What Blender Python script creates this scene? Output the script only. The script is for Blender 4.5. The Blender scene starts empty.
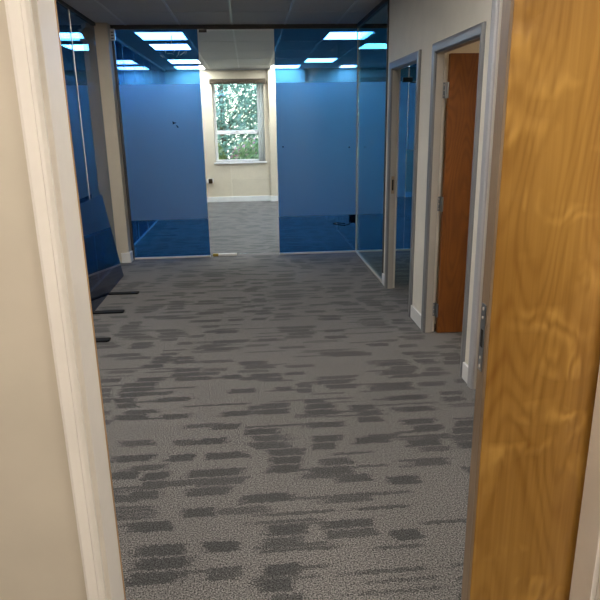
import bpy, bmesh, math, random
from mathutils import Vector, Matrix
random.seed(7)
S = bpy.context.scene
COL = S.collection

# ------------------------------------------------------------------ camera
PITCH, YAW, ROLL, FPX = 0.28184200, -0.0781447, -0.0171571, 607.0007
CAM_H = 1.5
cy, sy = math.cos(YAW), math.sin(YAW)
fwd = Vector((-sy*math.cos(PITCH), cy*math.cos(PITCH), -math.sin(PITCH)))
rt0 = Vector((cy, sy, 0)); up0 = rt0.cross(fwd)
cr, sr = math.cos(ROLL), math.sin(ROLL)
rt = cr*rt0 + sr*up0; up = -sr*rt0 + cr*up0
cd = bpy.data.cameras.new('camera'); cam = bpy.data.objects.new('camera', cd); COL.objects.link(cam)
cam.matrix_world = Matrix(((rt.x, up.x, -fwd.x, 0), (rt.y, up.y, -fwd.y, 0), (rt.z, up.z, -fwd.z, CAM_H), (0, 0, 0, 1)))
cd.sensor_fit = 'HORIZONTAL'; cd.sensor_width = 36.0; cd.lens = 36.0*FPX/600.0
cd.clip_start = 0.02; cd.clip_end = 200
S.camera = cam

# ------------------------------------------------------------------ world, exposure
W = bpy.data.worlds.new('sky'); S.world = W; W.use_nodes = True
wn = W.node_tree; wn.nodes.clear()
sky = wn.nodes.new('ShaderNodeTexSky'); sky.sky_type = 'NISHITA'
sky.sun_elevation = math.radians(48); sky.sun_rotation = math.radians(200); sky.sun_disc = False
bgn = wn.nodes.new('ShaderNodeBackground'); bgn.inputs['Strength'].default_value = 0.62
won = wn.nodes.new('ShaderNodeOutputWorld')
wn.links.new(sky.outputs[0], bgn.inputs['Color']); wn.links.new(bgn.outputs[0], won.inputs['Surface'])
PANEL_FAR, PANEL_CORRIDOR, PANEL_NEAR = 20.0, 15.5, 18.0      # the ceiling panels' own brightness
COL_FAR, COL_CORRIDOR, COL_NEAR = (0.93, 0.97, 1.0), (1.0, 0.95, 0.88), (1.0, 0.88, 0.76)
S.view_settings.view_transform = 'Standard'; S.view_settings.look = 'None'
S.view_settings.gamma = 1.0; S.view_settings.use_curve_mapping = False
S.view_settings.exposure = 0.75
S.cycles.use_denoising = True
S.cycles.max_bounces = 14; S.cycles.transparent_max_bounces = 24; S.cycles.transmission_bounces = 10
S.cycles.sample_clamp_indirect = 4.0; S.cycles.caustics_refractive = False; S.cycles.caustics_reflective = False

# ------------------------------------------------------------------ the place's main measures (metres)
XR, XL, YN0, YN1, YF, YW, HC = 1.255, -1.55, 1.20, 1.365, 7.16, 12.56, 2.545
WT = 0.07
RX, LX, BY = 4.4, -4.6, -3.6

# ------------------------------------------------------------------ mesh helpers
def box(bm, x0, x1, y0, y1, z0, z1):
    v = [bm.verts.new(p) for p in ((x0,y0,z0),(x1,y0,z0),(x1,y1,z0),(x0,y1,z0),(x0,y0,z1),(x1,y0,z1),(x1,y1,z1),(x0,y1,z1))]
    for f in ((0,3,2,1),(4,5,6,7),(0,1,5,4),(1,2,6,5),(2,3,7,6),(3,0,4,7)):
        bm.faces.new([v[i] for i in f])
def prism(bm, pts, fa, fb):
    """closed outline pts; fa/fb map a point to its two ends"""
    a = [bm.verts.new(fa(p)) for p in pts]; b = [bm.verts.new(fb(p)) for p in pts]
    n = len(pts)
    bm.faces.new(a); bm.faces.new(b[::-1])
    for i in range(n): bm.faces.new((a[i], b[i], b[(i+1) % n], a[(i+1) % n]))
    bmesh.ops.recalc_face_normals(bm, faces=bm.faces)
def cyl(bm, c, axis, r, h, n=24, r2=None):
    """from point c along axis by h"""
    z = Vector(axis).normalized(); x = z.orthogonal().normalized(); y = z.cross(x); c = Vector(c); r2 = r if r2 is None else r2
    a = [bm.verts.new(c+x*math.cos(t)*r+y*math.sin(t)*r) for t in [2*math.pi*i/n for i in range(n)]]
    b = [bm.verts.new(c+z*h+x*math.cos(t)*r2+y*math.sin(t)*r2) for t in [2*math.pi*i/n for i in range(n)]]
    bm.faces.new(a[::-1]); bm.faces.new(b)
    for i in range(n): bm.faces.new((a[i], a[(i+1) % n], b[(i+1) % n], b[i]))
def tube(bm, pts, r, n=8):
    pts = [Vector(p) for p in pts]; rings = []
    for i, p in enumerate(pts):
        t = (pts[min(i+1, len(pts)-1)]-pts[max(i-1, 0)]).normalized()
        x = t.cross(Vector((0.13, 0.2, 1))).normalized(); y = t.cross(x)
        rings.append([bm.verts.new(p+x*math.cos(a)*r+y*math.sin(a)*r) for a in [2*math.pi*k/n for k in range(n)]])
    for i in range(len(rings)-1):
        for k in range(n): bm.faces.new((rings[i][k], rings[i][(k+1) % n], rings[i+1][(k+1) % n], rings[i+1][k]))
    bm.faces.new(rings[0][::-1]); bm.faces.new(rings[-1])
def obj(name, bm, mat, parent=None, bevel=0, seg=2, smooth=False):
    if parent is not None and not parent.get('_local'):
        bmesh.ops.translate(bm, verts=bm.verts, vec=-abs_loc(parent))
    me = bpy.data.meshes.new(name); bm.to_mesh(me); bm.free()
    o = bpy.data.objects.new(name, me); COL.objects.link(o)
    me.materials.append(mat)
    if smooth:
        for p in me.polygons: p.use_smooth = True
    if bevel:
        m = o.modifiers.new('bevel', 'BEVEL'); m.width = bevel; m.segments = seg; m.limit_method = 'ANGLE'
    if parent is not None: o.parent = parent
    return o
def abs_loc(o):
    v = Vector((0, 0, 0))
    while o is not None: v += o.location; o = o.parent
    return v
def boxes(name, lst, mat, parent=None, bevel=0, **k):
    bm = bmesh.new()
    for b in lst: box(bm, *b)
    return obj(name, bm, mat, parent, bevel, **k)
def tag(o, label=None, cat=None, group=None, kind=None):
    if label: o['label'] = label
    if cat: o['category'] = cat
    if group: o['group'] = group
    if kind: o['kind'] = kind
    return o
def empty(name, loc, label, cat, group=None, kind=None, local=False):
    o = bpy.data.objects.new(name, None); COL.objects.link(o); o.location = loc; o.empty_display_size = 0.1
    if local: o['_local'] = 1
    return tag(o, label, cat, group, kind)
def copy_tree(o, parent=None):
    c = o.copy(); COL.objects.link(c); c.parent = parent
    for ch in list(o.children): copy_tree(ch, c)
    return c

# ------------------------------------------------------------------ materials
def mat(name):
    m = bpy.data.materials.new(name); m.use_nodes = True
    nt = m.node_tree; nt.nodes.clear()
    out = nt.nodes.new('ShaderNodeOutputMaterial')
    return m, nt, out
def node(nt, typ, **k):
    n = nt.nodes.new(typ)
    for a, b in k.items():
        if a in n.inputs.keys(): n.inputs[a].default_value = b
        else: setattr(n, a, b)
    return n
def rgba(c): return (c[0], c[1], c[2], 1)
def paint(name, c, rough=0.55, var=0.04, scale=6, bump=0.02, bscale=220, metallic=0.0, spec=0.5):
    m, nt, out = mat(name); L = nt.links.new
    b = node(nt, 'ShaderNodeBsdfPrincipled', Roughness=rough, Metallic=metallic)
    b.inputs['Specular IOR Level'].default_value = spec
    tc = node(nt, 'ShaderNodeTexCoord'); n = node(nt, 'ShaderNodeTexNoise', Scale=scale, Detail=4.0)
    L(tc.outputs['Object'], n.inputs['Vector'])
    r = node(nt, 'ShaderNodeValToRGB')
    r.color_ramp.elements[0].position = 0.3; r.color_ramp.elements[1].position = 0.7
    r.color_ramp.elements[0].color = rgba([v*(1-var) for v in c]); r.color_ramp.elements[1].color = rgba([min(1, v*(1+var)) for v in c])
    L(n.outputs['Fac'], r.inputs['Fac']); L(r.outputs['Color'], b.inputs['Base Color'])
    if bump:
        n2 = node(nt, 'ShaderNodeTexNoise', Scale=bscale, Detail=2.0); L(tc.outputs['Object'], n2.inputs['Vector'])
        bp = node(nt, 'ShaderNodeBump', Strength=bump, Distance=0.002); L(n2.outputs['Fac'], bp.inputs['Height']); L(bp.outputs['Normal'], b.inputs['Normal'])
    L(b.outputs[0], out.inputs['Surface'])
    return m
def emit(name, c, s):
    m, nt, out = mat(name)
    e = node(nt, 'ShaderNodeEmission', Color=rgba(c), Strength=s); nt.links.new(e.outputs[0], out.inputs['Surface'])
    return m
def wood(name, dark, light, scale=1.0, rough=0.34, coat=0.35, wavy=0.5, fig=0.35, bump=1.0):
    """sliced veneer: thin grain lines that follow stretched, nested cathedral rings, with patches of curly figure lightened in colour for their sheen"""
    m, nt, out = mat(name); L = nt.links.new
    b = node(nt, 'ShaderNodeBsdfPrincipled', Roughness=rough)
    b.inputs['Coat Weight'].default_value = coat; b.inputs['Coat Roughness'].default_value = 0.2
    tc = node(nt, 'ShaderNodeTexCoord')
    def mapped(sx, sz, loc=(0, 0, 0)):
        mp = node(nt, 'ShaderNodeMapping'); mp.inputs['Scale'].default_value = (scale*sx, scale*sx, scale*sz); mp.inputs['Location'].default_value = loc
        L(tc.outputs['Object'], mp.inputs['Vector']); return mp.outputs[0]
    def math_(op, a, b_=None, c=None):
        n_ = node(nt, 'ShaderNodeMath', operation=op)
        for k, v in enumerate((a, b_, c)):
            if v is None: continue
            if isinstance(v, (int, float)): n_.inputs[k].default_value = v
            else: L(v, n_.inputs[k])
        return n_.outputs[0]
    def noise(vec, sc_, det=2.0, ro=0.5):
        n_ = node(nt, 'ShaderNodeTexNoise', Scale=sc_, Detail=det, Roughness=ro); L(vec, n_.inputs['Vector']); return n_.outputs['Fac']
    rings = noise(mapped(1.0, 0.20), 5.0, 1.5, 0.4)
    ring = math_('SINE', math_('MULTIPLY', rings, 150.0))
    ringm = math_('POWER', math_('MULTIPLY_ADD', ring, 0.5, 0.5), 2.0)
    pores = noise(mapped(110, 2.2), 1.0, 2.0)
    slow = noise(mapped(1.0, 0.5, (3, 1, 2)), 3.0, 2.0)
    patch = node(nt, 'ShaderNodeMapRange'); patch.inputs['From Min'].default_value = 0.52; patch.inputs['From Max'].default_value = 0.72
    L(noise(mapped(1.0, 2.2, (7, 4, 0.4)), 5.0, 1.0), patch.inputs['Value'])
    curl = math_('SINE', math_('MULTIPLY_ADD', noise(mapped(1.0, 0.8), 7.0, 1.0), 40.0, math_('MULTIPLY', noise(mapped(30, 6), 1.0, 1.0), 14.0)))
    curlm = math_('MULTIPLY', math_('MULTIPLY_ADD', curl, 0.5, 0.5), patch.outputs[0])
    f = math_('MULTIPLY_ADD', ringm, -0.24*wavy, 0.53)
    f = math_('MULTIPLY_ADD', math_('SUBTRACT', pores, 0.5), 0.35, f)
    f = math_('MULTIPLY_ADD', math_('SUBTRACT', slow, 0.5), 1.1, f)
    f = math_('MULTIPLY_ADD', curlm, fig, f)  # bright highlights of the curly patches put into the colour
    r = node(nt, 'ShaderNodeValToRGB'); r.color_ramp.elements[0].position = 0.15; r.color_ramp.elements[1].position = 0.95
    r.color_ramp.elements[0].color = rgba(dark); r.color_ramp.elements[1].color = rgba(light)
    L(f, r.inputs['Fac']); L(r.outputs['Color'], b.inputs['Base Color'])
    h = math_('MULTIPLY_ADD', patch.outputs[0], 1.0, math_('MULTIPLY', curlm, 0.5))
    bp = node(nt, 'ShaderNodeBump', Strength=0.35*bump, Distance=0.004); L(h, bp.inputs['Height'])
    L(bp.outputs['Normal'], b.inputs['Normal']); L(bp.outputs['Normal'], b.inputs['Coat Normal'])
    L(b.outputs[0], out.inputs['Surface'])
    return m
def true_ior(nt, ior=1.5):
    """Fresnel that reads the same from both faces of a thin pane"""
    L = nt.links.new
    g = node(nt, 'ShaderNodeNewGeometry')
    mx = node(nt, 'ShaderNodeMix', data_type='FLOAT'); mx.inputs[2].default_value = ior; mx.inputs[3].default_value = 1/ior
    L(g.outputs['Backfacing'], mx.inputs[0])
    f = node(nt, 'ShaderNodeFresnel'); L(mx.outputs[0], f.inputs['IOR'])
    return f
def glass(name, tint, rough=0.0, refl=(1, 1, 1)):
    m, nt, out = mat(name); L = nt.links.new
    t = node(nt, 'ShaderNodeBsdfTransparent', Color=rgba([math.sqrt(v) for v in tint]))
    g = node(nt, 'ShaderNodeBsdfGlossy', Roughness=rough, Color=rgba(refl))
    mx = node(nt, 'ShaderNodeMixShader'); f = true_ior(nt)
    L(f.outputs[0], mx.inputs[0]); L(t.outputs[0], mx.inputs[1]); L(g.outputs[0], mx.inputs[2]); L(mx.outputs[0], out.inputs['Surface'])
    return m
def frost(name, c, trans=0.75, rough=0.45):
    m, nt, out = mat(name); L = nt.links.new
    tr = node(nt, 'ShaderNodeBsdfTranslucent', Color=rgba(c))
    df = node(nt, 'ShaderNodeBsdfDiffuse', Color=rgba([v*0.5 for v in c]))
    rf = node(nt, 'ShaderNodeBsdfRefraction', Color=rgba(c), Roughness=rough, IOR=1.35)
    mx = node(nt, 'ShaderNodeMixShader', Fac=trans); L(tr.outputs[0], mx.inputs[1]); L(rf.outputs[0], mx.inputs[2])
    mx2 = node(nt, 'ShaderNodeMixShader', Fac=0.09); L(mx.outputs[0], mx2.inputs[1]); L(df.outputs[0], mx2.inputs[2])
    g = node(nt, 'ShaderNodeBsdfGlossy', Roughness=0.12)
    mx3 = node(nt, 'ShaderNodeMixShader'); f = true_ior(nt, 1.4)
    L(f.outputs[0], mx3.inputs[0]); L(mx2.outputs[0], mx3.inputs[1]); L(g.outputs[0], mx3.inputs[2])
    L(mx3.outputs[0], out.inputs['Surface'])
    return m

def carpet_mat():
    m, nt, out = mat('patterned_carpet'); L = nt.links.new
    b = node(nt, 'ShaderNodeBsdfPrincipled', Roughness=0.95)
    b.inputs['Specular IOR Level'].default_value = 0.12
    b.inputs['Sheen Weight'].default_value = 0.25; b.inputs['Sheen Roughness'].default_value = 0.5
    tc = node(nt, 'ShaderNodeTexCoord')
    def math_(op, a, b_=None, c=None):
        n_ = node(nt, 'ShaderNodeMath', operation=op)
        for k, v in enumerate((a, b_, c)):
            if v is None: continue
            if isinstance(v, (int, float)): n_.inputs[k].default_value = v
            else: L(v, n_.inputs[k])
        return n_.outputs[0]
    nz = node(nt, 'ShaderNodeTexNoise', Scale=38.0, Detail=4.0, Roughness=0.75); L(tc.outputs['Object'], nz.inputs['Vector'])
    sub = node(nt, 'ShaderNodeVectorMath', operation='SUBTRACT'); sub.inputs[1].default_value = (0.5, 0.5, 0.5); L(nz.outputs['Color'], sub.inputs[0])
    sc = node(nt, 'ShaderNodeVectorMath', operation='MULTIPLY'); sc.inputs[1].default_value = (0.16, 0.042, 0); L(sub.outputs[0], sc.inputs[0])
    ad = node(nt, 'ShaderNodeVectorMath', operation='ADD'); L(tc.outputs['Object'], ad.inputs[0]); L(sc.outputs[0], ad.inputs[1])
    sep = node(nt, 'ShaderNodeSeparateXYZ'); L(ad.outputs[0], sep.inputs[0])
    lw = node(nt, 'ShaderNodeTexNoise', Scale=1.7, Detail=1.0); L(tc.outputs['Object'], lw.inputs['Vector'])
    X, Y = math_('MULTIPLY_ADD', lw.outputs['Fac'], 0.55, sep.outputs['X']), sep.outputs['Y']
    fl = node(nt, 'ShaderNodeTexNoise', Scale=175.0, Detail=2.0, Roughness=0.6); L(tc.outputs['Object'], fl.inputs['Vector'])
    def layer(sx, sy_, fill, seed, prob, off):
        # columns sx wide, each cut into rows sy_ high at its own offset; a cell is dark with a given chance and is narrower than its column
        xs = math_('MULTIPLY_ADD', X, 1/sx, off); cx_ = math_('FLOOR', xs); fx = math_('FRACT', xs)
        w1 = node(nt, 'ShaderNodeTexWhiteNoise', noise_dimensions='1D'); L(math_('ADD', cx_, seed), w1.inputs['W'])
        ys = math_('ADD', math_('MULTIPLY', Y, 1/sy_), w1.outputs['Value']); cy__ = math_('FLOOR', ys); fy = math_('FRACT', ys)
        cb = node(nt, 'ShaderNodeCombineXYZ'); L(cx_, cb.inputs[0]); L(cy__, cb.inputs[1]); cb.inputs[2].default_value = seed
        w = node(nt, 'ShaderNodeTexWhiteNoise', noise_dimensions='3D'); L(cb.outputs[0], w.inputs['Vector'])
        ws = node(nt, 'ShaderNodeSeparateColor'); L(w.outputs['Color'], ws.inputs[0])
        on = math_('LESS_THAN', ws.outputs[0], prob)
        # jittered soft-edged bar inside its cell
        c0 = math_('MULTIPLY_ADD', ws.outputs[1], 1-fill, fill/2)
        dx = math_('ABSOLUTE', math_('SUBTRACT', fx, c0))
        ex = node(nt, 'ShaderNodeMapRange'); ex.inputs['From Min'].default_value = fill/2+0.06; ex.inputs['From Max'].default_value = fill/2-0.10; L(dx, ex.inputs['Value'])
        dy = math_('ABSOLUTE', math_('SUBTRACT', fy, 0.5))
        ey = node(nt, 'ShaderNodeMapRange'); ey.inputs['From Min'].default_value = 0.50; ey.inputs['From Max'].default_value = 0.36; L(dy, ey.inputs['Value'])
        amp = math_('MULTIPLY_ADD', ws.outputs[2], 0.4, 0.75)
        return math_('MULTIPLY', math_('MULTIPLY', math_('MULTIPLY', ex.outputs[0], ey.outputs[0]), on), amp)
    a = layer(0.25, 0.072, 0.72, 3.1, 0.43, 0.13)
    b2 = layer(0.29, 0.058, 0.66, 9.7, 0.20, 0.61)
    c2 = layer(0.34, 0.024, 0.85, 17.3, 0.15, 0.37)
    mk = math_('MAXIMUM', math_('MAXIMUM', a, math_('MULTIPLY', b2, 0.85)), math_('MULTIPLY', c2, 0.75))
    # yarn speckle breaks up the patches
    spk = math_('MULTIPLY_ADD', math_('SUBTRACT', fl.outputs['Fac'], 0.5), -2.2, mk)
    mr = node(nt, 'ShaderNodeMapRange'); mr.inputs['From Min'].default_value = 0.16; mr.inputs['From Max'].default_value = 0.55; L(spk, mr.inputs['Value'])
    mm = math_('MULTIPLY', mr.outputs[0], math_('MULTIPLY_ADD', mk, 0.5, 0.5))
    fr = node(nt, 'ShaderNodeMapRange'); fr.inputs['From Min'].default_value = 0.40; fr.inputs['From Max'].default_value = 0.64; L(fl.outputs['Fac'], fr.inputs['Value'])
    base = node(nt, 'ShaderNodeMix', data_type='RGBA'); base.inputs[6].default_value = rgba((0.028, 0.027, 0.0265)); base.inputs[7].default_value = rgba((0.225, 0.216, 0.207)); L(fr.outputs[0], base.inputs[0])
    dk = node(nt, 'ShaderNodeMix', data_type='RGBA'); dk.inputs[6].default_value = rgba((0.006, 0.006, 0.007)); dk.inputs[7].default_value = rgba((0.080, 0.082, 0.082)); L(fr.outputs[0], dk.inputs[0])
    cm = node(nt, 'ShaderNodeMix', data_type='RGBA'); L(mm, cm.inputs[0]); L(base.outputs[2], cm.inputs[6]); L(dk.outputs[2], cm.inputs[7])
    L(cm.outputs[2], b.inputs['Base Color'])
    bp = node(nt, 'ShaderNodeBump', Strength=0.5, Distance=0.004); L(fl.outputs['Fac'], bp.inputs['Height']); L(bp.outputs['Normal'], b.inputs['Normal'])
    L(b.outputs[0], out.inputs['Surface'])
    return m

M = {}
M['carpet'] = carpet_mat()
M['cream'] = paint('cream_wall_paint', (0.62, 0.56, 0.455), 0.7)
M['corridor'] = paint('corridor_wall_paint', (0.69, 0.66, 0.58), 0.7)
M['far'] = paint('far_wall_paint', (0.66, 0.58, 0.44), 0.7)
M['white'] = paint('white_satin_paint', (0.87, 0.83, 0.76), 0.35, bump=0.01)
M['white_far'] = paint('bright_white_paint', (0.82, 0.82, 0.80), 0.35, bump=0.01)
M['grey'] = paint('grey_satin_paint', (0.165, 0.17, 0.18), 0.35, bump=0.01)
M['skirting'] = paint('skirting_white_paint', (0.66, 0.66, 0.66), 0.35, bump=0.01)
M['tile'] = paint('mineral_fibre_tile', (0.74, 0.735, 0.73), 0.95, var=0.05, scale=90, bump=0.25, bscale=120)
M['grid'] = paint('ceiling_grid_metal', (0.80, 0.80, 0.80), 0.34, bump=0, metallic=0.0, spec=0.9)
M['alu_dark'] = paint('brown_anodised_metal', (0.052, 0.047, 0.043), 0.45, bump=0)
M['alu'] = paint('pale_aluminium', (0.62, 0.58, 0.52), 0.38, bump=0)
M['seal'] = paint('cream_joint_seal', (0.80, 0.74, 0.62), 0.5, bump=0)
M['black'] = paint('black_rubber', (0.006, 0.006, 0.006), 0.7, bump=0, spec=0.15)
M['steel'] = paint('brushed_steel', (0.30, 0.32, 0.34), 0.32, bump=0, metallic=0.9)
M['brass'] = paint('brass', (0.42, 0.30, 0.07), 0.35, bump=0, metallic=0.8)
M['bronze'] = paint('bronzed_plate', (0.36, 0.27, 0.19), 0.4, bump=0, metallic=0.5)
M['hole'] = paint('dark_recess', (0.006, 0.006, 0.006), 0.9, bump=0)
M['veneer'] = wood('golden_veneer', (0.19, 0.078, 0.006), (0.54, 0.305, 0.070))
M['veneer_red'] = wood('red_brown_veneer', (0.125, 0.034, 0.002), (0.27, 0.088, 0.007), scale=1.0, fig=0.1, wavy=0.9, rough=0.6, coat=0.0, bump=0.2)
M['lipping'] = wood('pale_lipping', (0.13, 0.085, 0.050), (0.30, 0.215, 0.135), scale=1.5, coat=0.05, wavy=0.3, fig=0.0, rough=0.5, bump=0)
M['edge_wood'] = wood('amber_edge', (0.36, 0.19, 0.06), (0.58, 0.34, 0.13), scale=1.5, coat=0.05, wavy=0.3, fig=0.0, rough=0.5, bump=0)
M['blue'] = glass('blue_tinted_glass', (0.036, 0.182, 0.47))
M['clear'] = glass('clear_glass', (0.90, 0.94, 0.93))
M['teal'] = glass('greenish_side_glass', (0.62, 0.86, 0.86))
M['window_glass'] = glass('window_pane_glass', (0.93, 0.98, 0.97))
M['film'] = frost('frosted_film', (0.99, 0.99, 0.99))
M['screen'] = glass('blue_screen_acrylic', (0.02, 0.10, 0.30))
M['pale_mark'] = paint('pale_mark_paint', (0.55, 0.70, 0.80), 0.6, bump=0)
M['panel_far'] = emit('lit_panel_far', COL_FAR, PANEL_FAR)
M['panel_corridor'] = emit('lit_panel_corridor', COL_CORRIDOR, PANEL_CORRIDOR)
M['panel_near'] = emit('lit_panel_near', COL_NEAR, PANEL_NEAR)
M['blind'] = paint('woven_brown_blind', (0.045, 0.029, 0.014), 0.8, var=0.35, scale=60)
M['plastic'] = paint('white_plastic', (0.75, 0.75, 0.72), 0.4, bump=0)

# ------------------------------------------------------------------ the setting
def struct(name, lst, m, label=None, bevel=0):
    o = boxes(name, lst, m, None, bevel); tag(o, label, None, None, 'structure'); return o
struct('floor', [(LX, RX, BY, YW+0.1, -0.10, 0)], M['carpet'], 'grey brown carpet with ragged dark woven patches running through every room')
struct('ceiling', [(LX, RX, BY, YW+0.1, HC, HC+0.1)], M['tile'], 'grey mineral tile ceiling over the corridor and rooms')
ZH = 1.985          # top of the door heads' architraves
CLR = 1.93          # clear height of the side doorways
CLR3 = 2.32         # the nearest one is storey height
# near wall with the doorway the picture is taken through
DX0, DX1, DZ = -0.375, 0.842, 2.0
struct('wall_near', [(LX, DX0-0.02, YN0, YN1, 0, HC), (DX1+0.02, RX, YN0, YN1, 0, HC), (DX0-0.02, DX1+0.02, YN0, YN1, DZ+0.02, HC)], M['cream'], 'warm cream wall the near doorway is set in')
# right wall of the corridor with three doorways
D1 = (4.62, 5.43); D2 = (3.366, 4.165); D3 = (2.38, 3.16)
struct('wall_right', [(XR, XR+WT, YN1, D3[0]-0.02, 0, HC), (XR, XR+WT, D3[1]+0.02, D2[0]-0.02, 0, HC), (XR, XR+WT, D2[1]+0.02, D1[0]-0.02, 0, HC), (XR, XR+WT, D1[1]+0.02, 5.63, 0, HC),
    (XR, XR+WT, D3[0]-0.02, D3[1]+0.02, CLR3+0.02, HC), (XR, XR+WT, D2[0]-0.02, D2[1]+0.02, CLR+0.02, HC), (XR, XR+WT, D1[0]-0.02, D1[1]+0.02, CLR+0.02, HC)], M['corridor'], 'pale corridor wall on the right pierced by grey framed doorways')
# far wall with the window opening
WX0, WX1, WZ0, WZ1 = -0.665, 0.335, 0.79, 2.33
struct('wall_far', [(LX, -3.4, YW, YW+0.28, 0, HC), (-2.4, WX0, YW, YW+0.28, 0, HC), (-3.4, -2.4, YW, YW+0.28, 0, WZ0), (-3.4, -2.4, YW, YW+0.28, 2.2, HC), (WX1, 1.55, YW, YW+0.28, 0, HC), (2.75, RX, YW, YW+0.28, 0, HC), (1.55, 2.75, YW, YW+0.28, 0, WZ0), (1.55, 2.75, YW, YW+0.28, 2.2, HC), (WX0, WX1, YW, YW+0.28, 0, WZ0), (WX0, WX1, YW, YW+0.28, WZ1, HC)], M['far'], 'cream end wall round the sash window')
struct('wall_pier', [(0.43, 1.15, YW-0.11, YW, 0, HC)], M['far'], 'shallow cream boxed pier to the right of the window')
struct('wall_nib', [(-1.625, -1.412, 6.99, YF-0.02, 0, HC)], M['cream'], 'narrow cream pier between the left glazing and the far glass partition')
struct('wall_left', [(LX-0.1, LX, BY, YW, 0, HC)], M['far'], 'outer wall of the left hand room')
struct('wall_outer_right', [(RX, RX+0.1, BY, YW, 0, HC)], M['far'], 'outer wall of the right hand rooms')
struct('wall_between', [(XR+WT, RX, 4.36, 4.44, 0, HC)], M['far'], 'cream wall between the two side rooms')
struct('wall_between.001', [(XR+WT, RX, 3.24, 3.30, 0, HC)], M['far'], 'cream wall between the nearer side rooms')
struct('wall_back', [(LX, RX, BY-0.2, BY, 0, HC)], M['cream'], 'cream wall behind the camera')

# skirtings
def skirt(name, lst, m=None, label=None):
    bm = bmesh.new()
    for b in lst: box(bm, *b)
    o = obj(name, bm, m or M['skirting'], None, 0.004); tag(o, label, None, None, 'structure')
SK = 0.015
skirt('baseboard_right', [(XR-SK, XR, D2[1]+0.075, D1[0]-0.072, 0, 0.105), (XR-SK, XR, D3[1]+0.068, D2[0]-0.036, 0, 0.105), (XR-SK, XR, YN1, D3[0]-0.072, 0, 0.105), (XR-SK, XR, D1[1]+0.085, 5.63, 0, 0.105)], None, 'white skirting in short runs between the grey door frames')
skirt('baseboard_far', [(LX, 0.43, YW-0.018, YW, 0, 0.11), (0.412, 1.168, YW-0.128, YW-0.11, 0, 0.11), (1.168, RX, YW-0.018, YW, 0, 0.11)], M['white_far'], 'white skirting under the window')
skirt('baseboard_nib', [(-1.50, -1.395, 6.972, 6.99, 0, 0.115), (-1.412, -1.395, 6.99, 7.115, 0, 0.115)], M['white_far'], 'white skirting block round the foot of the cream pier')
skirt('baseboard_near', [(LX, DX0-0.06, YN0-0.015, YN0, 0, 0.1), (DX1+0.06, RX, YN0-0.015, YN0, 0, 0.1)], M['white'], 'white skirting of the near wall')
struct('trim_1', [(-1.5, 0.43, YW-0.02, YW, HC-0.022, HC), (0.43, 1.15, YW-0.13, YW-0.11, HC-0.022, HC)], M['white_far'], 'white ceiling edge trim over the window')

# ceiling grid: rails along the corridor and cross rails
gx = [-0.12+0.565*k for k in range(-7, 8)]; gx = [x for x in gx if LX < x < RX]
bm = bmesh.new()
for x in gx: box(bm, x-0.0115, x+0.0115, YN1, YF-0.03, HC-0.004, HC+0.001); box(bm, x-0.0115, x+0.0115, YF+0.03, YW, HC-0.004, HC+0.001)
o = obj('trim_2', bm, M['grid']); tag(o, 'white ceiling grid rails running towards the far window', None, None, 'structure')
bm = bmesh.new()
for k in range(-4, 5):
    y = 8.53+1.07*k
    if YN1 < y < YW and abs(y-YF) > .04: box(bm, -1.5, RX, y-0.006, y+0.006, HC-0.002, HC+0.001)
o = obj('trim_3', bm, M['tile']); tag(o, 'thin cross joints of the tiled ceiling', None, None, 'structure')

# near doorway: lining, planted stops, stepped architrave
LY0, LY1 = 1.187, 1.368
struct('trim_4', [(DX0-0.02, DX0, LY0, LY1, 0, DZ), (DX1, DX1+0.02, LY0, LY1, 0, DZ), (DX0-0.02, DX1+0.02, LY0, LY1, DZ, DZ+0.02)], M['white'], 'white lining of the near doorway', 0.002)
struct('trim_5', [(DX0, DX0+0.012, 1.215, 1.312, 0, DZ-0.012), (DX1-0.015, DX1, 1.215, 1.306, 0, DZ-0.012), (DX0, DX1, 1.215, 1.312, DZ-0.012, DZ)], M['white'], 'white planted door stops of the near doorway', 0.002)
def near_arch(sx, xi):
    # profile in (distance outward from opening, thickness towards the camera room)
    prof = [(0, 0), (0, 0.010), (0.006, 0.016), (0.012, 0.0175), (0.015, 0.013), (0.034, 0.018), (0.040, 0.015), (0.042, 0)]
    bm = bmesh.new()
    prism(bm, prof, lambda p: Vector((xi+sx*p[0], YN0-p[1], 0)), lambda p: Vector((xi+sx*p[0], YN0-p[1], DZ+0.045)))
    return bm
o = obj('trim_6', near_arch(-1, DX0+0.006), M['white']); tag(o, 'white moulded architrave on the left of the near doorway', None, None, 'structure')
o = obj('trim_7', near_arch(1, DX1-0.006), M['white']); tag(o, 'white moulded architrave on the right of the near doorway', None, None, 'structure')

# side doorways: grey lining and architrave
n = [7]
def side_frame(d, what, near_w=0.066, gm='grey', CLR=CLR):
    n[0] += 1
    y0, y1 = d; aw, at = 0.066, 0.018
    o = struct('trim_%d' % n[0], [(XR-0.001, XR+0.048, y0-0.02, y0, 0, CLR), (XR-0.001, XR+0.048, y1, y1+0.02, 0, CLR), (XR-0.001, XR+0.048, y0-0.02, y1+0.02, CLR, CLR+0.02)], M['lining'], 'door lining of ' + what, 0.002)
    n[0] += 1
    bm = bmesh.new()
    prof = [(0.004, 0), (0.004, 0.010), (0.012, 0.018), (0.045, 0.022), (aw-0.006, 0.020), (aw, 0.012), (aw, 0)]
    for (ya, s) in ((y0, -near_w/aw), (y1, 1)):
        prism(bm, prof, lambda p: Vector((XR-p[1], ya+s*p[0], 0)), lambda p: Vector((XR-p[1], ya+s*p[0], CLR+p[0])))
    prism(bm, prof, lambda p: Vector((XR-p[1], y0-p[0]*near_w/aw, CLR+p[0])), lambda p: Vector((XR-p[1], y1+p[0], CLR+p[0])))
    o = obj('trim_%d' % n[0], bm, M[gm]); tag(o, 'grey moulded architrave round ' + what, None, None, 'structure')
M['lining'] = paint('lining_taupe_paint', (0.43, 0.40, 0.355), 0.4, bump=0.01)
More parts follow.
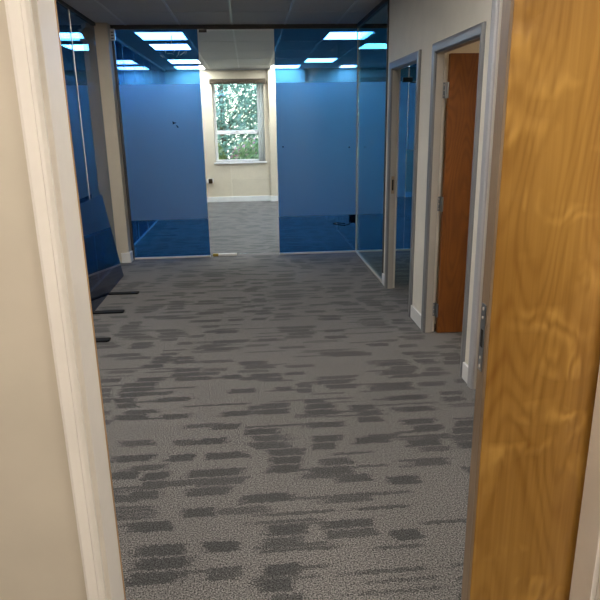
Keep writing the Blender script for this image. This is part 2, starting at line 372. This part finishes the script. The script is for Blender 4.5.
side_frame(D1, 'the farthest side doorway'); side_frame(D2, 'the doorway with the red brown door', 0.034); M['grey_light'] = paint('light_grey_satin_paint', (0.34, 0.34, 0.355), 0.35, bump=0.01)
side_frame(D3, 'the nearest side doorway', 0.066, 'grey_light', CLR3)

# ------------------------------------------------------------------ doors (leaves)
# narrow fixed leaf of the near doorway
EX = 0.546
d = empty('door_1', (DX1, 1.342, 0), 'narrow golden veneered side leaf closed at the right of the near doorway', None, None, 'structure')
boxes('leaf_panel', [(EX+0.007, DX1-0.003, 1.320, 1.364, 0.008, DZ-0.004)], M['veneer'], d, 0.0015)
lp = boxes('edge_lipping', [(EX, EX+0.007, 1.320, 1.364, 0.008, DZ-0.004)], M['lipping'], d, 0.001); lp['label'] = 'pale wooden edge strip'
bm = bmesh.new(); pz0, pz1, hz0, hz1 = 0.912, 1.082, 0.972, 1.018
box(bm, EX-0.002, EX+0.001, 1.332, 1.357, pz0, hz0); box(bm, EX-0.002, EX+0.001, 1.332, 1.357, hz1, pz1)
box(bm, EX-0.002, EX+0.001, 1.332, 1.336, hz0, hz1); box(bm, EX-0.002, EX+0.001, 1.354, 1.357, hz0, hz1)
sp = obj('strike_plate', bm, M['steel'], d, 0.0005); sp['label'] = 'grey metal lock plate'
boxes('latch_hole', [(EX-0.0008, EX+0.0005, 1.336, 1.354, hz0, hz1)], M['hole'], sp)
for z in (pz0+0.012, pz0+0.034, pz1-0.034, pz1-0.012):
    bm = bmesh.new(); cyl(bm, (EX-0.002, 1.3445, z), (-1, 0, 0), 0.0042, 0.0009, 14); obj('screw', bm, M['alu'], sp)
# main leaf folded back against the corridor side of the wall
PX = -0.3865
d = empty('door_2', (PX, 1.40, 0), 'wide wooden leaf of the near doorway folded back behind the left jamb', None, None, 'structure')
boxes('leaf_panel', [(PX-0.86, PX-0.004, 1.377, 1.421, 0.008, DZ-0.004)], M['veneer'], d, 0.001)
lp = boxes('edge_lipping', [(PX-0.004, PX, 1.377, 1.421, 0.008, DZ-0.004)], M['edge_wood'], d); lp['label'] = 'amber wooden hinge edge'
bm = bmesh.new(); cyl(bm, (PX-0.80, 1.421, 1.0), (0, 1, 0), 0.025, 0.006); cyl(bm, (PX-0.80, 1.427, 1.0), (0, 1, 0), 0.009, 0.03)
box(bm, PX-0.81, PX-0.68, 1.450, 1.465, 0.991, 1.009); obj('lever_handle', bm, M['steel'], d, 0.002)
# red brown leaf standing open in the second side doorway
hx = XR+0.078
d = empty('door_3', (hx, 4.155, 0), 'red brown wooden door standing open in the middle side doorway', None, None, 'structure')
boxes('leaf_panel', [(hx, hx+0.75, 4.130, 4.174, 0.008, CLR-0.004)], M['veneer_red'], d, 0.0015)
for z in (0.18, 0.95, 1.70):
    bm = bmesh.new(); cyl(bm, (hx-0.010, 4.128, z-0.05), (0, 0, 1), 0.006, 0.10, 12)
    box(bm, hx-0.034, hx-0.008, 4.160, 4.163, z-0.05, z+0.05); box(bm, hx-0.016, hx-0.008, 4.126, 4.163, z-0.05, z+0.05)
    h = obj('hinge', bm, M['steel'], d, 0.0006); h['label'] = 'grey metal butt hinge'
    for q in (-0.034, 0.0, 0.034):
        bm = bmesh.new(); cyl(bm, (hx-0.025, 4.160, z+q), (0, -1, 0), 0.004, 0.001, 10); obj('screw', bm, M['alu'], h)
bm = bmesh.new(); cyl(bm, (hx+0.69, 4.130, 1.0), (0, -1, 0), 0.025, 0.006); cyl(bm, (hx+0.69, 4.124, 1.0), (0, -1, 0), 0.009, 0.035)
box(bm, hx+0.57, hx+0.70, 4.083, 4.098, 0.991, 1.009); obj('lever_handle', bm, M['steel'], d, 0.002)
# closed leaf in the nearest side doorway, hidden from the camera by the near wall's leaf
d = empty('door_4', (XR+0.025, D3[0], 0), 'closed wooden door in the nearest side doorway', None, None, 'structure')
boxes('leaf_panel', [(XR+0.010, XR+0.047, D3[0]+0.003, D3[1]-0.003, 0.008, CLR3-0.003)], M['veneer_red'], d, 0.0015)
bm = bmesh.new(); cyl(bm, (XR+0.010, D3[0]+0.07, 1.0), (-1, 0, 0), 0.025, 0.006); cyl(bm, (XR+0.004, D3[0]+0.07, 1.0), (-1, 0, 0), 0.009, 0.035)
box(bm, XR-0.042, XR-0.027, D3[0]+0.06, D3[0]+0.19, 0.991, 1.009); obj('lever_handle', bm, M['steel'], d, 0.002)

# strike plate on the far jamb of the farthest doorway
bm = bmesh.new(); py = D1[1]; x0, x1 = XR+0.008, XR+0.036; z0, z1 = 0.885, 1.04
box(bm, x0, x1, py-0.002, py+0.001, z0, z0+0.03); box(bm, x0, x1, py-0.002, py+0.001, z1-0.03, z1)
box(bm, x0, x0+0.007, py-0.002, py+0.001, z0+0.03, z1-0.03); box(bm, x1-0.007, x1, py-0.002, py+0.001, z0+0.03, z1-0.03)
o = obj('strike_plate', bm, M['bronze'], None, 0.0005); tag(o, 'bronzed strike plate on the jamb of the farthest side doorway', 'strike plate')
boxes('latch_hole', [(x0+0.007, x1-0.007, py-0.0008, py+0.0005, z0+0.03, z1-0.03)], M['hole'], o)

# ------------------------------------------------------------------ window and what is outside
w = empty('window_1', (-0.165, YW+0.1, WZ0), 'white sash window with a low transom in the far end wall', None, None, 'structure')
fy0, fy1 = YW+0.10, YW+0.16; ft = 0.045; gx1 = 0.205; gx0 = -0.61
bm = bmesh.new()
box(bm, WX0, gx0, fy0, fy1, WZ0, WZ1); box(bm, gx1, gx1+0.045, fy0, fy1, WZ0, WZ1); box(bm, gx0, gx1, fy0, fy1, WZ1-0.05, WZ1)
box(bm, gx0, gx1, fy0, fy1, WZ0, WZ0+0.045); box(bm, WX1-0.03, WX1, fy0, fy1, WZ0, WZ1)
box(bm, gx1+0.045, WX1-0.03, fy0, fy1, WZ0, WZ0+0.05); box(bm, gx1+0.045, WX1-0.03, fy0, fy1, WZ1-0.05, WZ1)
obj('window_frame', bm, M['white_far'], w, 0.004)
boxes('transom', [(gx0, gx1, fy0-0.015, fy1, 1.33, 1.405)], M['white_far'], w, 0.004)
bm = bmesh.new(); box(bm, -0.24, -0.19, fy0-0.03, fy0-0.015, 1.37, 1.40); obj('sash_catch', bm, M['alu'], w, 0.002)
boxes('pane', [(gx0, gx1, YW+0.125, YW+0.131, 1.405, WZ1-0.05)], M['window_glass'], w)
boxes('pane', [(gx0, gx1, YW+0.125, YW+0.131, WZ0+0.045, 1.33)], M['window_glass'], w)
boxes('pane', [(gx1+0.045, WX1-0.03, YW+0.125, YW+0.131, WZ0+0.05, WZ1-0.05)], M['window_glass'], w)
boxes('sill', [(WX0-0.03, WX1+0.03, YW-0.04, YW+0.10, WZ0-0.028, WZ0)], M['white_far'], w, 0.004)
def added_window(name, x0, x1, z1, label):
    v = empty(name, ((x0+x1)/2, YW+0.1, WZ0), label, None, None, 'structure')
    bm = bmesh.new()
    box(bm, x0, x0+0.05, fy0, fy1, WZ0, z1); box(bm, x1-0.05, x1, fy0, fy1, WZ0, z1); box(bm, x0+0.05, x1-0.05, fy0, fy1, WZ0, WZ0+0.05); box(bm, x0+0.05, x1-0.05, fy0, fy1, z1-0.05, z1); box(bm, x0+0.05, x1-0.05, fy0, fy1, 1.36, 1.43)
    obj('window_frame', bm, M['white_far'], v, 0.004)
    boxes('pane', [(x0+0.05, x1-0.05, YW+0.125, YW+0.131, WZ0+0.05, z1-0.05)], M['window_glass'], v)
added_window('window_added_right', 1.55, 2.75, 2.2, 'unseen window added to light the room behind the right blue pane'); added_window('window_added_left', -3.4, -2.4, 2.2, 'unseen window added to light the left hand room')  # both windows are added, unseen, to bring daylight into these rooms
# rolled woven blind over the far window
b = empty('rolled_blind', (-0.16, YW-0.03, 2.27), 'brown woven blind rolled up above the far window', 'blind')
bm = bmesh.new(); box(bm, -0.70, 0.385, YW-0.035, YW-0.002, 2.345, 2.365); obj('headrail', bm, M['blind'], b)
bm = bmesh.new(); cyl(bm, (-0.70, YW-0.052, 2.315), (1, 0, 0), 0.047, 1.085, 20); obj('roll', bm, M['blind'], b, 0, smooth=False)
bm = bmesh.new(); box(bm, -0.702, 0.387, YW-0.100, YW-0.092, 2.282, 2.330); obj('valance_strip', bm, M['blind'], b)
for x in (-0.45, 0.12):
    bm = bmesh.new(); cyl(bm, (x, YW-0.052, 2.305), (1, 0, 0), 0.0435, 0.012, 20); obj('tie_tape', bm, M['seal'], b)
# pale folded voile at the right of the window
bm = bmesh.new(); N = 40; pts = []
for i in range(N+1):
    t = i/N; pts.append((0.215+0.115*t, YW+0.045+0.018*math.sin(t*math.pi*7)))
for zi in range(2): pass
prev = None
for p in pts:
    a = bm.verts.new((p[0], p[1], 0.80)); c = bm.verts.new((p[0], p[1], 2.26))
    if prev: bm.faces.new((prev[0], a, c, prev[1]))
    prev = (a, c)
m, nt, out = mat('white_voile')
t1 = node(nt, 'ShaderNodeBsdfTranslucent', Color=rgba((0.95, 0.95, 0.93))); t2 = node(nt, 'ShaderNodeBsdfDiffuse', Color=rgba((0.93, 0.92, 0.89))); t3 = node(nt, 'ShaderNodeBsdfTransparent')
a1 = node(nt, 'ShaderNodeMixShader', Fac=0.35); a2 = node(nt, 'ShaderNodeMixShader', Fac=0.12)
nt.links.new(t1.outputs[0], a1.inputs[1]); nt.links.new(t2.outputs[0], a1.inputs[2]); nt.links.new(a1.outputs[0], a2.inputs[1]); nt.links.new(t3.outputs[0], a2.inputs[2]); nt.links.new(a2.outputs[0], out.inputs['Surface'])
M['voile'] = m
o = obj('voile_curtain', bm, M['voile'], None, smooth=True)
sm = o.modifiers.new('thickness', 'SOLIDIFY'); sm.thickness = 0.0015
tag(o, 'narrow white voile gathered at the right side of the far window', 'curtain')

# socket with a black plug-in adaptor under the window's left
sx, sz = -0.80, 0.428
s = empty('wall_socket', (sx-0.03, YW, sz), 'white wall socket below the left of the far window', 'socket')
boxes('face_plate', [(sx-0.075, sx+0.072, YW-0.010, YW, sz-0.045, sz+0.045)], M['plastic'], s, 0.002)
o = boxes('plug_adaptor', [(sx-0.025, sx+0.055, YW-0.075, YW-0.010, sz-0.045, sz+0.045)], M['black'], None, 0.008)
tag(o, 'black plug-in adaptor in the wall socket under the window', 'plug')

# garden beyond the window
struct('trim_30', [(LX, RX, YW+0.28, YW+0.30, HC, HC+0.05)], M['white_far'], 'outside edge of the roof')
gm = paint('lawn_green', (0.09, 0.17, 0.04), 0.95, var=0.4, scale=3)
o = boxes('ground', [(-9, 9, YW+0.3, 32, -0.45, -0.35)], gm); tag(o, 'green lawn outside the window', None, None, 'structure')
def leaf_mat(name, c1, c2):
    m, nt, out = mat(name); L = nt.links.new
    oi = node(nt, 'ShaderNodeNewGeometry'); r = node(nt, 'ShaderNodeValToRGB')
    r.color_ramp.elements[0].color = rgba(c1); r.color_ramp.elements[1].color = rgba(c2)
    L(oi.outputs['Random Per Island'], r.inputs['Fac'])
    d1 = node(nt, 'ShaderNodeBsdfDiffuse'); t1 = node(nt, 'ShaderNodeBsdfTranslucent'); g1 = node(nt, 'ShaderNodeBsdfGlossy', Roughness=0.3)
    L(r.outputs[0], d1.inputs[0]); L(r.outputs[0], t1.inputs[0])
    a = node(nt, 'ShaderNodeMixShader', Fac=0.4); L(d1.outputs[0], a.inputs[1]); L(t1.outputs[0], a.inputs[2])
    b_ = node(nt, 'ShaderNodeMixShader', Fac=0.12); L(a.outputs[0], b_.inputs[1]); L(g1.outputs[0], b_.inputs[2]); L(b_.outputs[0], out.inputs['Surface'])
    return m
def foliage(c, r, n_, size, rnd):
    bm = bmesh.new()
    for _ in range(n_):
        while True:
            p = Vector((rnd.uniform(-1, 1), rnd.uniform(-1, 1), rnd.uniform(-1, 1)))
            if 0.35 < p.length < 1: break
        q = Vector((c[0]+p.x*r[0], c[1]+p.y*r[1], c[2]+p.z*r[2]))
        a = Vector((rnd.gauss(0, 1), rnd.gauss(0, 1), rnd.gauss(0, 1))).normalized(); u = a.orthogonal().normalized(); v = a.cross(u)
        s_ = size*rnd.uniform(0.6, 1.3)
        vs = [bm.verts.new(q+u*s_), bm.verts.new(q+v*s_*0.45+a*s_*0.1), bm.verts.new(q-u*s_), bm.verts.new(q-v*s_*0.45+a*s_*0.1)]
        bm.faces.new(vs)
    return bm
M['bark'] = paint('bark', (0.12, 0.09, 0.06), 0.9, var=0.3, scale=12)
def tree(name, base, cz, r, n_, size, m, label, seed, cat='tree'):
    rnd = random.Random(seed); t = empty(name, base, label, cat)
    bm = bmesh.new(); top = (base[0], base[1], cz+r[2]*0.3)
    tube(bm, [base, (base[0]+0.05, base[1], (base[2]+cz)/2), top], 0.07 if cz > 1.5 else 0.02, 10)
    for k in range(7):
        a = k*0.9; tube(bm, [(base[0], base[1], cz-r[2]*0.5), (base[0]+math.cos(a)*r[0]*0.6, base[1]+math.sin(a)*r[1]*0.6, cz+r[2]*0.2*math.sin(k))], 0.02 if cz > 1.5 else 0.008, 6)
    obj('trunk', bm, M['bark'], t)
    obj('foliage', foliage((base[0], base[1], cz), r, n_, size, rnd), m, t)
    return t
g1 = leaf_mat('leaf_teal', (0.05, 0.20, 0.14), (0.42, 0.72, 0.58)); g2 = leaf_mat('leaf_green', (0.06, 0.22, 0.08), (0.45, 0.70, 0.25)); g3 = leaf_mat('leaf_mix', (0.12, 0.25, 0.06), (0.55, 0.60, 0.20))
pk = leaf_mat('petal_pink', (0.75, 0.20, 0.40), (0.90, 0.55, 0.65))
tree('garden_tree', (-0.7, 17.4, -0.35), 2.2, (1.9, 1.2, 2.0), 12000, 0.065, g1, 'broad teal green tree filling the upper sash of the window', 3)
tree('garden_tree', (3.5, 18.0, -0.35), 2.2, (2.0, 1.3, 2.2), 7000, 0.10, g2, 'green tree outside to the right of the garden tree', 4)
tree('garden_tree', (-4.9, 18.0, -0.35), 2.2, (2.0, 1.3, 2.2), 6000, 0.10, g2, 'green tree outside to the left of the garden tree', 5)
tree('flowering_shrub', (-1.02, 14.9, -0.35), 0.60, (0.52, 0.45, 0.62), 2600, 0.045, g3, 'yellow green bush low at the left of the window view', 6, 'shrub')
t = tree('flowering_shrub', (0.10, 15.0, -0.35), 0.58, (0.54, 0.45, 0.62), 2600, 0.045, g2, 'green bush with pink flowers low at the right of the window view', 8, 'shrub')
o = obj('blossom', foliage((0.10, 15.0, 0.60), (0.55, 0.47, 0.62), 160, 0.06, random.Random(11)), pk, t); o['label'] = 'pink blossom'

# ------------------------------------------------------------------ ceiling light panels
def light_panel(cx, cy_, w_, l_, pm, label, group):
    t = empty('ceiling_light', (cx, cy_, HC), label, 'ceiling light', group)
    f = 0.014; z0, z1 = HC-0.007, HC-0.0005; x0, x1, y0, y1 = cx-w_/2, cx+w_/2, cy_-l_/2, cy_+l_/2
    boxes('frame', [(x0, x1, y0, y0+f, z0, z1), (x0, x1, y1-f, y1, z0, z1), (x0, x0+f, y0+f, y1-f, z0, z1), (x1-f, x1, y0+f, y1-f, z0, z1)], M['white_far'], t)
    boxes('diffuser', [(x0+f, x1-f, y0+f, y1-f, z0+0.002, z1)], pm, t)
    return t
G = 'lit square ceiling panels beyond the glass'
for (x0, x1, y0, y1, lab) in (
    (-1.26, -0.695, 7.63, 8.31, 'lit ceiling panel nearest behind the left blue pane'),
    (-1.26, -0.74, 8.70, 9.35, 'second lit ceiling panel back behind the left blue pane'),
    (-1.27, -0.765, 10.70, 11.34, 'third lit ceiling panel back behind the left blue pane'),
    (-1.30, -0.76, 11.82, 12.45, 'farthest lit ceiling panel behind the left blue pane'),
    (-2.36, -1.84, 10.64, 11.31, 'nearer of two lit panels beyond the far side glazing on the left'),
    (-2.40, -1.90, 11.82, 12.45, 'farther of two lit panels beyond the far side glazing on the left'),
    (1.00, 1.555, 7.70, 8.37, 'lit ceiling panel nearest behind the right blue pane'),
    (1.02, 1.545, 10.67, 11.34, 'lit ceiling panel in the middle distance behind the right blue pane'),
    (0.475, 1.025, 12.0-0.18, 12.41, 'farthest lit ceiling panel beside the clear glass door'),
    (1.63, 2.19, 8.79, 9.40, 'lit ceiling panel seen through the clear side glazing'),
    (1.80, 2.12, 11.95, 12.45, 'small farthest lit panel seen right of the corner joint'),
    (-2.39, -1.84, 7.63, 8.12, 'nearer lit panel seen through the left hand glazing'),
    (-2.39, -1.84, 8.68, 9.33, 'second lit panel seen through the left hand glazing')):
    light_panel((x0+x1)/2, (y0+y1)/2, x1-x0, y1-y0, M['panel_far'], lab, G)
light_panel(-1.0, 5.29, 0.52, 0.65, M['panel_corridor'], 'unseen ceiling panel added to light the far end of the corridor', 'ceiling panels over the corridor')  # added out of view to brighten the cream pier and right wall
light_panel(-1.0, 3.31, 0.52, 0.66, M['panel_corridor'], 'lit ceiling panel over the left of the corridor', 'ceiling panels over the corridor')
light_panel(0.73, 2.17, 0.55, 0.64, M['panel_corridor'], 'lit ceiling panel over the right of the near corridor', 'ceiling panels over the corridor')
light_panel(-1.0, 2.17, 0.52, 0.64, M['panel_corridor'], 'lit ceiling panel over the left of the near corridor', 'ceiling panels over the corridor')
for (cx, cy_) in ((-0.9, 0.2), (0.9, 0.2), (-0.9, -1.8), (0.9, -1.8)):
    light_panel(cx, cy_, 0.57, 0.57, M['panel_near'], 'lit ceiling panel in the near room, %s %s of the four' % ('front' if cy_ > 0 else 'back', 'left' if cx < 0 else 'right'), 'ceiling panels behind the camera')
light_panel(3.0, 3.75, 0.4, 0.57, M['panel_near'], 'lit ceiling panel above the open red brown door', 'side room panels')

# ------------------------------------------------------------------ glazing
FB0, FB1 = 0.457, 1.945      # frosted band
def pane_x(parent, x0, x1, y, mt='blue', band=(FB0, FB1), z0=0.015, z1=HC-0.03, label=None):
    p = boxes('glass_pane', [(x0, x1, y-0.005, y+0.005, z0, z1)], M[mt], parent)
    if label: p['label'] = label
    if band:
        f = boxes('frosted_film', [(x0+0.003, x1-0.003, y-0.0085, y-0.0065, band[0], band[1])], M['film'], p); f['label'] = 'pale frosted band'
    return p
def pane_y(parent, x, y0, y1, mt='blue', band=(FB0, FB1), z0=0.015, z1=HC-0.03, side=1):
    p = boxes('glass_pane', [(x-0.005, x+0.005, y0, y1, z0, z1)], M[mt], parent)
    if band:
        f = boxes('frosted_film', [(x+min(side*0.0065, side*0.0085), x+max(side*0.0065, side*0.0085), y0+0.003, y1-0.003, band[0], band[1])], M['film'], p); f['label'] = 'pale frosted band'
    return p
# facing partition
P = empty('glass_partition', (-0.08, YF, 0), 'floor to ceiling blue glass partition facing the camera across the corridor', 'partition', None, 'thing')
pl_ = pane_x(P, -1.385, -0.500, YF, label='blue pane left of the clear door')
pr_ = pane_x(P, 0.325, XR-0.010, YF, label='blue pane right of the clear door')
boxes('head_channel', [(-1.412, XR+0.008, YF-0.02, YF+0.02, HC-0.045, HC)], M['alu_dark'], P, 0.001)
boxes('floor_channel', [(-1.385, -0.500, YF-0.014, YF+0.014, 0, 0.020)], M['alu'], P, 0.001)
boxes('floor_channel', [(0.325, XR-0.008, YF-0.014, YF+0.014, 0, 0.020)], M['alu'], P, 0.001)
boxes('side_post', [(-1.412, -1.385, YF-0.02, YF+0.02, 0, HC-0.045)], M['alu_dark'], P, 0.001)
o = boxes('corner_seal', [(XR-0.010, XR+0.006, YF-0.010, YF+0.010, 0.0, HC-0.045)], M['seal'], P); o['label'] = 'thin cream corner joint'
# marks on the left pane: a broken fixing and pale strokes
bm = bmesh.new(); x, z, y = -0.820, 1.535, YF-0.0087
prism(bm, [(-0.012, 0.022), (0.004, 0.008), (0.034, 0.004), (0.006, -0.006), (-0.010, -0.014)], lambda p: Vector((x+p[0], y-0.003, z+p[1])), lambda p: Vector((x+p[0], y, z+p[1])))
prism(bm, [(0.018, -0.022), (0.036, -0.026), (0.052, -0.046), (0.040, -0.052), (0.030, -0.034)], lambda p: Vector((x+p[0], y-0.003, z+p[1])), lambda p: Vector((x+p[0], y, z+p[1])))
o = obj('torn_fixing', bm, M['hole'], pl_); o['label'] = 'small dark torn mark'
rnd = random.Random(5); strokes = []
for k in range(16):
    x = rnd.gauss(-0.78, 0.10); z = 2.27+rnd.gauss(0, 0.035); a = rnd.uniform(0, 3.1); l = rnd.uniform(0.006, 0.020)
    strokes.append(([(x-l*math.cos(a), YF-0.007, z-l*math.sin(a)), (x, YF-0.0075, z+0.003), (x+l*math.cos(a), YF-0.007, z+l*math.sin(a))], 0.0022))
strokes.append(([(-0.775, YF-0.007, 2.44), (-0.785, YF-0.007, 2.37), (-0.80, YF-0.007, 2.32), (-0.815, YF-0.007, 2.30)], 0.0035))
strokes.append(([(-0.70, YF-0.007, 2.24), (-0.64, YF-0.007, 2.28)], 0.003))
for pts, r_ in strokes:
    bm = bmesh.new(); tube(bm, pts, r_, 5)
    o = obj('pane_mark', bm, M['pale_mark'], pl_); o['label'] = 'pale mark'
for (x, z) in ((0.395, 1.255), (1.16, 1.235)):
    bm = bmesh.new(); cyl(bm, (x, YF-0.0087, z), (0, -1, 0), 0.009, 0.002, 12); obj('hole_cover', bm, M['alu_dark'], pr_)
# clear door of the partition
D = empty('door_5', (-0.44, YF, 0), 'clear frameless glass door between the two blue panes', None, None, 'structure')
boxes('glass_pane', [(-0.494, 0.319, YF-0.005, YF+0.005, 0.026, HC-0.062)], M['clear'], D)
pt = boxes('bottom_patch', [(-0.405, -0.185, YF-0.014, YF+0.014, 0.006, 0.034)], M['white_far'], D, 0.002); pt['label'] = 'white floor fitting'
pt = boxes('pivot_cap', [(-0.470, -0.405, YF-0.016, YF+0.016, 0.006, 0.036)], M['brass'], D, 0.002); pt['label'] = 'brass pivot cap'
boxes('top_patch', [(-0.485, -0.400, YF-0.014, YF+0.014, HC-0.075, HC-0.048)], M['alu_dark'], D, 0.002)
# clear side pane closing the corridor's right wall
P = empty('glass_partition', (XR, 6.39, 0), 'clear greenish glass side screen between right wall and blue partition', 'partition', None, 'thing')
pane_y(P, XR, 5.652, YF-0.022, 'teal', None)
boxes('floor_channel', [(XR-0.012, XR+0.012, 5.632, YF-0.022, 0, 0.018)], M['alu'], P, 0.001)
boxes('head_channel', [(XR-0.02, XR+0.02, 5.632, YF-0.0225, HC-0.040, HC)], M['alu_dark'], P, 0.001)
boxes('side_post', [(XR-0.012, XR+0.012, 5.632, 5.650, 0.018, HC-0.04)], M['alu_dark'], P, 0.001)
# blue partition of the right hand room
P = empty('glass_partition', (2.9, YF, 0), 'blue glass partition seen through the farthest side doorway', 'partition', None, 'thing')
pane_x(P, XR+0.012, 1.655, YF); pane_x(P, 1.659, 1.835, YF, band=(0.65, FB1)); pane_x(P, 1.839, 2.72, YF, band=(1.19, FB1)); pane_x(P, 2.724, RX, YF)
boxes('floor_channel', [(XR+0.012, RX, YF-0.014, YF+0.014, 0, 0.020)], M['alu'], P, 0.001)
boxes('head_channel', [(XR+0.012, RX, YF-0.02, YF+0.02, HC-0.045, HC)], M['alu_dark'], P, 0.001)
c = empty('door_closer', (1.80, YF-0.03, 1.955), 'grey overhead door closer seen through the farthest side doorway', 'door closer')
boxes('body', [(1.755, 1.865, YF-0.065, YF-0.009, 1.935, 1.985)], M['alu_dark'], c, 0.003)
bm = bmesh.new(); tube(bm, [(1.85, YF-0.04, 1.932), (1.97, YF-0.16, 1.928), (2.08, YF-0.04, 1.926)], 0.007, 8); obj('arm', bm, M['steel'], c)
# left hand glazing along the corridor
P = empty('glass_partition', (XL, 4.2, 0), 'long dark blue glazed screen along the left of the corridor', 'partition', None, 'thing')
js = [1.48, 2.45, 3.65, 4.85, 6.05, 6.985]
for a, b_ in zip(js, js[1:]): pane_y(P, XL, a+0.004, b_-0.004, side=-1)
for y in js[1:-1]:
    boxes('joint_seal', [(XL-0.006, XL+0.009, y-0.004, y+0.004, 0.02, HC-0.03)], M['seal'], P)
boxes('floor_channel', [(XL-0.014, XL+0.014, 1.48, 6.985, 0, 0.018)], M['alu'], P, 0.001)
boxes('head_channel', [(XL-0.02, XL+0.02, 1.48, 6.985, HC-0.030, HC)], M['alu_dark'], P, 0.001)
struct('wall_stub', [(XL-0.05, XL+0.05, YN1, 1.48, 0, HC)], M['cream'], 'short cream return wall at the near end of the left glazing')
# glazing continuing beyond the facing partition
P = empty('glass_partition', (XL, 9.9, 0), 'blue glazed side screen running on beyond the left blue pane', 'partition', None, 'thing')
js = [YF+0.05, 7.50, 8.42, 9.22, 10.02, 10.80, 11.65, YW-0.02]
for a, b_ in zip(js, js[1:]): pane_y(P, XL, a+0.004, b_-0.004, band=(FB0, FB1))
for y in js[1:-1]: boxes('joint_seal', [(XL-0.006, XL+0.009, y-0.004, y+0.004, 0.02, HC-0.03)], M['seal'], P)
boxes('floor_channel', [(XL-0.014, XL+0.014, YF+0.05, YW-0.02, 0, 0.022)], M['alu'], P, 0.001)
boxes('head_channel', [(XL-0.02, XL+0.02, YF+0.05, YW-0.02, HC-0.035, HC)], M['alu'], P, 0.001)

# ------------------------------------------------------------------ loose things
# blue screen leaning at the foot of the left glazing
LEAN = math.radians(9.0)
s = empty('leaning_screen', (-1.357, 5.0, 0.0), 'low dark blue glass screen leaning against the left hand glazing', 'screen', local=True)
s.rotation_euler = (0, -LEAN, 0)
bm = bmesh.new(); box(bm, -0.006, 0, -1.4, 1.325, 0.002, 0.868)
o = obj('glass_panel', bm, M['screen'], s)
bm = bmesh.new(); box(bm, -0.0065, 0.0005, 1.325, 1.329, 0.002, 0.868); o = obj('polished_edge', bm, M['teal'], s)
# flat black bars on the carpet
for (y, x1_, lab) in ((5.605, -1.077, 'flat black bar on the carpet, farthest of the three by the leaning screen'), (5.008, -1.101, 'flat black bar on the carpet, middle one of the three by the leaning screen'), (4.297, -1.065, 'flat black bar on the carpet, nearest of the three by the leaning screen')):
    L0 = x1_+1.352
    bm = bmesh.new()
    prism(bm, [(0, -0.034), (L0-0.012, -0.036), (L0, -0.024), (L0, 0.030), (L0-0.006, 0.036), (0, 0.034)], lambda p: Vector((-1.352+p[0], y+p[1], 0.0)), lambda p: Vector((-1.352+p[0], y+p[1], 0.012)))
    o = obj('black_bar', bm, M['black'], None, 0.002)
    tag(o, lab, 'bar', 'flat black bars on the carpet')
# black box with its cable on the carpet behind the right blue pane
a = empty('power_adaptor', (1.60, 9.42, 0), 'black power box on the carpet behind the right blue pane', 'power adaptor')
boxes('case', [(1.535, 1.665, 9.38, 9.46, 0, 0.135)], M['black'], a, 0.01)
bm = bmesh.new(); tube(bm, [(1.55, 9.38, 0.02), (1.50, 9.22, 0.006), (1.42, 9.12, 0.006), (1.33, 9.20, 0.006), (1.27, 9.32, 0.006), (1.33, 9.40, 0.006), (1.45, 9.30, 0.006)], 0.010, 8); obj('cable', bm, M['black'], a)
# small white sensor box on the post of the facing partition
s = empty('wall_sensor', (-1.376, 7.09, 2.41), 'small whitish sensor box at the top of the cream pier', 'sensor')
boxes('case', [(-1.411, -1.360, 7.075, 7.114, 2.385, 2.50)], M['plastic'], s, 0.005)
boxes('slot', [(-1.400, -1.372, 7.0735, 7.0752, 2.40, 2.41), (-1.400, -1.372, 7.0735, 7.0752, 2.43, 2.44), (-1.400, -1.372, 7.0735, 7.0752, 2.46, 2.47)], M['alu_dark'], s)
# round sounder on the left end of the pier, behind the glazing
s = empty('alarm_sounder', (-1.645, 6.97, 2.44), 'dark round sounder on the cream pier behind the left glazing', 'sounder')
bm = bmesh.new(); cyl(bm, (-1.615, 6.99, 2.44), (0, -1, 0), 0.062, 0.028, 28, 0.056); obj('base', bm, M['alu_dark'], s)
bm = bmesh.new(); cyl(bm, (-1.615, 6.962, 2.44), (0, -1, 0), 0.045, 0.02, 28, 0.030); obj('cap', bm, M['black'], s)

for o in list(bpy.data.objects):
    if '_local' in o: del o['_local']
